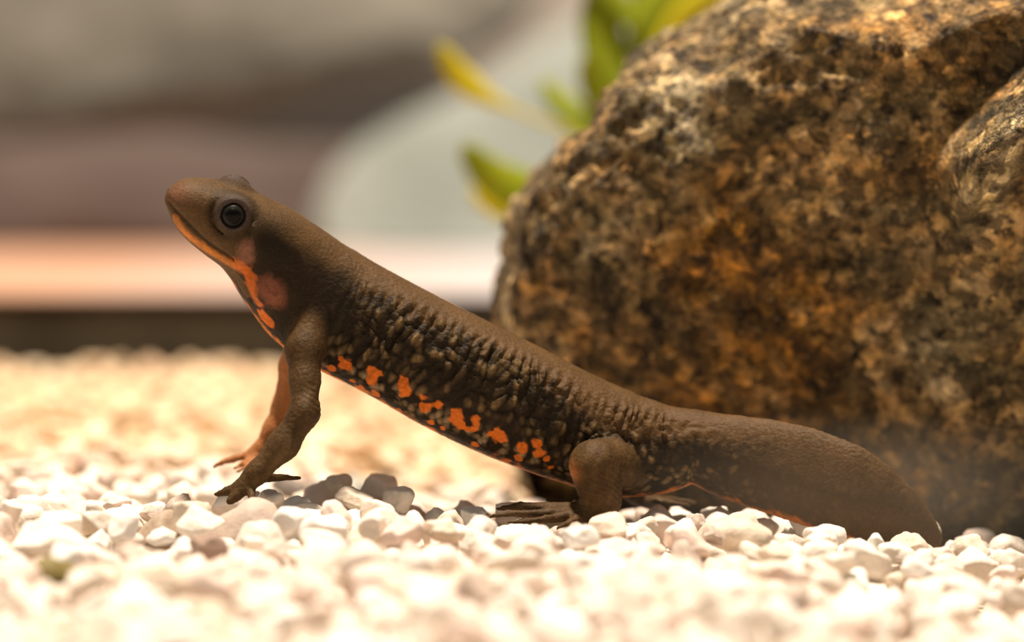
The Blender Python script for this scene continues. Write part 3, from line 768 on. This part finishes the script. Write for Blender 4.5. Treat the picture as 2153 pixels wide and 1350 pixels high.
def try_place(x, y, var, tries=6, spread=0.35, forced=False):
    si, size, Rm, o0, o1, bt, tp = var; a, b = bt.shape; best = None
    for k in range(tries):
        xx, yy = (x, y) if k == 0 else (x + rng.uniform(-spread, spread), y + rng.uniform(-spread, spread))
        i, j = int(round((xx - X0) / GC)) + o0, int(round((yy - Y0) / GC)) + o1
        if i < 0 or j < 0 or i + a > GW or j + b > GH: continue
        m_ = bt < 90
        z = (HM[i:i + a, j:j + b] - bt)[m_].max()
        if z > 20: continue
        if z + tp.max() > TGT[min(max(i + a // 2, 0), GW - 1), min(max(j + b // 2, 0), GH - 1)] + 0.24: continue
        if ((z + tp) > CAP[i:i + a, j:j + b])[m_].any(): continue
        if best is None or z < best[0]: best = (z, i, j)
    if best is None: return
    z, i, j = best; z -= 0.012
    HM[i:i + a, j:j + b] = np.maximum(HM[i:i + a, j:j + b], np.where(bt < 90, z + tp, -99))
    x, y = X0 + (i - o0) * GC, Y0 + (j - o1) * GC
    PEB.append((x, y, z, si, size, Rm))
def in_zone(x, y):
    return abs(x) < (y - CAMY) * 0.181 + 2.6
for rnd_ in range(17500):
    y = rng.uniform(-13.4, 22.6)
    hw = (y - CAMY) * 0.181 + 2.6
    x = rng.uniform(-hw, hw)
    if y > 7 and rnd_ > 12000 and rng.random() < 0.6: continue
    i, j = int((x - X0) / GC), int((y - Y0) / GC)
    if not (0 <= i < GW and 0 <= j < GH) or HM[i, j] > 20: continue
    if HM[i, j] > TGT[i, j] - 0.27: continue
    try_place(x, y, VAR[int(rng.integers(len(VAR)))])
print('pebbles', len(PEB), 'mean top', float((HM - TGT)[(HM < 20) & (np.abs(HM) < 5)].mean()))
PX = np.array([p[:3] for p in PEB]); SZ = np.array([p[4] for p in PEB])
# which of them show largest in the frame: a small depth-sorted coverage count
PU, PV_ = pix(PX); dep = PX[:, 1] - CAMY; pr = SZ * FPX / dep * 0.72
K = 4; buf = np.zeros((1350 // K + 1, 2153 // K + 1), bool); vis = np.zeros(len(PEB))
nu, nv = pix(NV2); nd = NV2[:, 1].mean() - CAMY; done = False
for q in np.argsort(dep - SZ * 0.3):
    if not done and dep[q] > nd:
        ok = (nu > 0) & (nu < 2153) & (nv > 0) & (nv < 1350); buf[(nv[ok] / K).astype(int), (nu[ok] / K).astype(int)] = True; done = True
    u0, u1, v0, v1 = (int((PU[q] - pr[q]) / K), int((PU[q] + pr[q]) / K) + 1, int((PV_[q] - 0.7 * pr[q]) / K), int((PV_[q] + 0.7 * pr[q]) / K) + 1)
    u0, v0 = max(u0, 0), max(v0, 0); u1, v1 = min(u1, buf.shape[1]), min(v1, buf.shape[0])
    if u1 <= u0 or v1 <= v0: continue
    vis[q] = (~buf[v0:v1, u0:u1]).sum(); buf[v0:v1, u0:u1] = True
big = np.argsort(-vis)[:300]; isbig = np.zeros(len(PEB), bool); isbig[big] = True
def tint(kind=None):
    k = rng.random() if kind is None else kind
    if k < 0.42: c, nm = c3(0.86, 0.78, 0.69), 'cream'
    elif k < 0.66: c, nm = c3(0.83, 0.69, 0.61), 'pinkish'
    elif k < 0.84: c, nm = c3(0.88, 0.85, 0.80), 'white'
    elif k < 0.94: c, nm = c3(0.76, 0.66, 0.54), 'beige'
    else: c, nm = c3(0.58, 0.48, 0.41), 'taupe'
    return np.clip(c * rng.uniform(0.95, 1.05), 0, 0.92), nm
TN = [tint() for _ in PEB]
TN = [(c * (1 + (c3(0.97, 0.83, 0.62) - 1) * float(sst(3.5, 9, p[1]))), nm) for (c, nm), p in zip(TN, PEB)]     # gravel tinted more golden towards the back
# a few stones of their own colour; grey green ones under the newt carry its shade
marks = [((590, 1040), c3(0.21, 0.18, 0.155), 'dark grey brown pebble beside the near front foot of the newt'),
         ((815, 1012), c3(0.20, 0.165, 0.14), 'dark brown pebble on the small heap behind the front leg of the newt'),
         ((740, 1008), c3(0.42, 0.43, 0.38), 'pebble toned grey green as newt shade, on the small heap behind the front leg'),
         ((480, 1010), c3(0.50, 0.50, 0.44), 'pebble toned grey green as newt shade, under the fingers of the far front foot'),
         ((185, 1005), c3(0.52, 0.40, 0.35), 'large dusky pink pebble left of the newt front feet'),
         ((350, 1165), c3(0.42, 0.33, 0.25), 'brown pebble alone among pale ones below the newt front foot'),
         ((425, 1165), c3(0.44, 0.32, 0.26), 'reddish brown pebble right of the other brown one below the newt foot'),
         ((100, 1210), c3(0.20, 0.16, 0.05), 'dark olive pebble with yellow tinge in the blurred lower left'),
         ((2000, 1088), c3(0.55, 0.58, 0.50), 'pale green grey pebble beside the newt tail tip')]
uniq = {}
for (u, v), c, lab in marks:
    sc_ = np.hypot(PU - u, PV_ - v) - 0.02 * np.minimum(vis, 400); sc_[vis < 12] += 400
    for q in uniq: sc_[q] += 999
    q = int(sc_.argmin()); uniq[q] = lab; TN[q] = (c, None)
    if not isbig[q]: isbig[q] = True; isbig[big[len(uniq) * -1]] = False
PLAB = {}
MES = [mesh_from('pebble_mesh', V, F) for V, F in SH4]
for m_ in MES: m_.materials.append(M_PEB)
print('individual pebbles', int(isbig.sum()))
for q in np.flatnonzero(isbig):
    x, y, z, si, size, Rm = PEB[q]; c, nm = TN[q]
    o = bpy.data.objects.new('pebble', MES[si]); col.objects.link(o)
    o.location = Vector((x, y, z)) * CM; o.rotation_mode = 'QUATERNION'; o.rotation_quaternion = Matrix(Rm.tolist()).to_quaternion(); o.scale = (size,) * 3
    o.color = (*c, 1)
    if q in uniq: tag(o, uniq[q], 'pebble', 'gravel pebbles')
    else:
        u, v = PU[q], PV_[q]
        row = 'blurred bottom edge' if v > 1250 else ('blurred foreground' if v > 1150 else ('front rows' if v > 1050 else 'back rows'))
        spot = ['left of the newt', 'under the newt head', 'below the front feet', 'below the belly', 'below the hind foot', 'below the tail base', 'below the tail', 'right of the tail tip'][int(np.searchsorted([230, 430, 680, 1000, 1330, 1650, 1980], u))]
        big_ = 'large' if size > 0.26 else ('small' if size < 0.20 else 'medium')
        PLAB.setdefault((big_, nm, spot, row), []).append((u, o))
ORD = ['first', 'second', 'third', 'fourth', 'fifth', 'sixth', 'seventh', 'eighth', 'ninth', 'tenth', 'eleventh', 'twelfth']
for (big_, nm, spot, row), L_ in PLAB.items():
    L_.sort(key=lambda t: t[0])
    for k, (u, o) in enumerate(L_):
        if len(L_) == 1: lab = f'{big_} {nm} pebble {spot}, in the {row}'
        elif len(L_) == 2: lab = f'{("left", "right")[k]} of two {big_} {nm} pebbles {spot}, in the {row}'
        else: lab = f'{ORD[min(k, 11)]} {big_} {nm} pebble from the left, {spot}, {row}'
        tag(o, lab, 'pebble', 'gravel pebbles')
VV, FF, CC, off = [], [], [], 0
for q in np.flatnonzero(~isbig):
    x, y, z, si, size, Rm = PEB[q]; sh_ = SH3 if y < 5 else SH2
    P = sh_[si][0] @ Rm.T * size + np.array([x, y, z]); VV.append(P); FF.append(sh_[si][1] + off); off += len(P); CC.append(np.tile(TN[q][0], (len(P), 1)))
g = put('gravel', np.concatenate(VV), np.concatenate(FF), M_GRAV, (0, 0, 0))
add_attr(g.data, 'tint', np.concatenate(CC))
tag(g, 'bed of small pale cream and pinkish gravel across the tank bottom', 'gravel', kind='stuff')

# ------------------------------------------------------------------ pale scattering volume added as milky haze round the tail
m = bpy.data.materials.new('tail_haze'); m.use_nodes = True; t = m.node_tree
for nd in list(t.nodes):
    if nd.type == 'BSDF_PRINCIPLED': t.nodes.remove(nd)
vs_ = t.nodes.new('ShaderNodeVolumeScatter'); vs_.inputs['Color'].default_value = (0.92, 0.80, 0.63, 1); vs_.inputs['Anisotropy'].default_value = 0.1
tc = t.nodes.new('ShaderNodeTexCoord'); ln = t.nodes.new('ShaderNodeVectorMath'); ln.operation = 'LENGTH'
t.links.new(tc.outputs['Object'], ln.inputs[0])
mr = t.nodes.new('ShaderNodeMapRange'); mr.inputs[1].default_value = 1.0; mr.inputs[2].default_value = 0.15; mr.inputs[3].default_value = 0.0; mr.inputs[4].default_value = 10.0
t.links.new(ln.outputs['Value'], mr.inputs[0]); t.links.new(mr.outputs[0], vs_.inputs['Density'])
t.links.new(vs_.outputs[0], t.nodes['Material Output'].inputs['Volume'])
V, F = ico(3)
tail_haze = link('haze_volume', mesh_from('haze_volume', V / CM, F), m, None, (3.9, -0.2, 0.15))
tail_haze.scale = (0.033, 0.016, 0.0095)
tag(tail_haze, 'faint milky haze round the newt tail', 'tail_haze', kind='stuff')
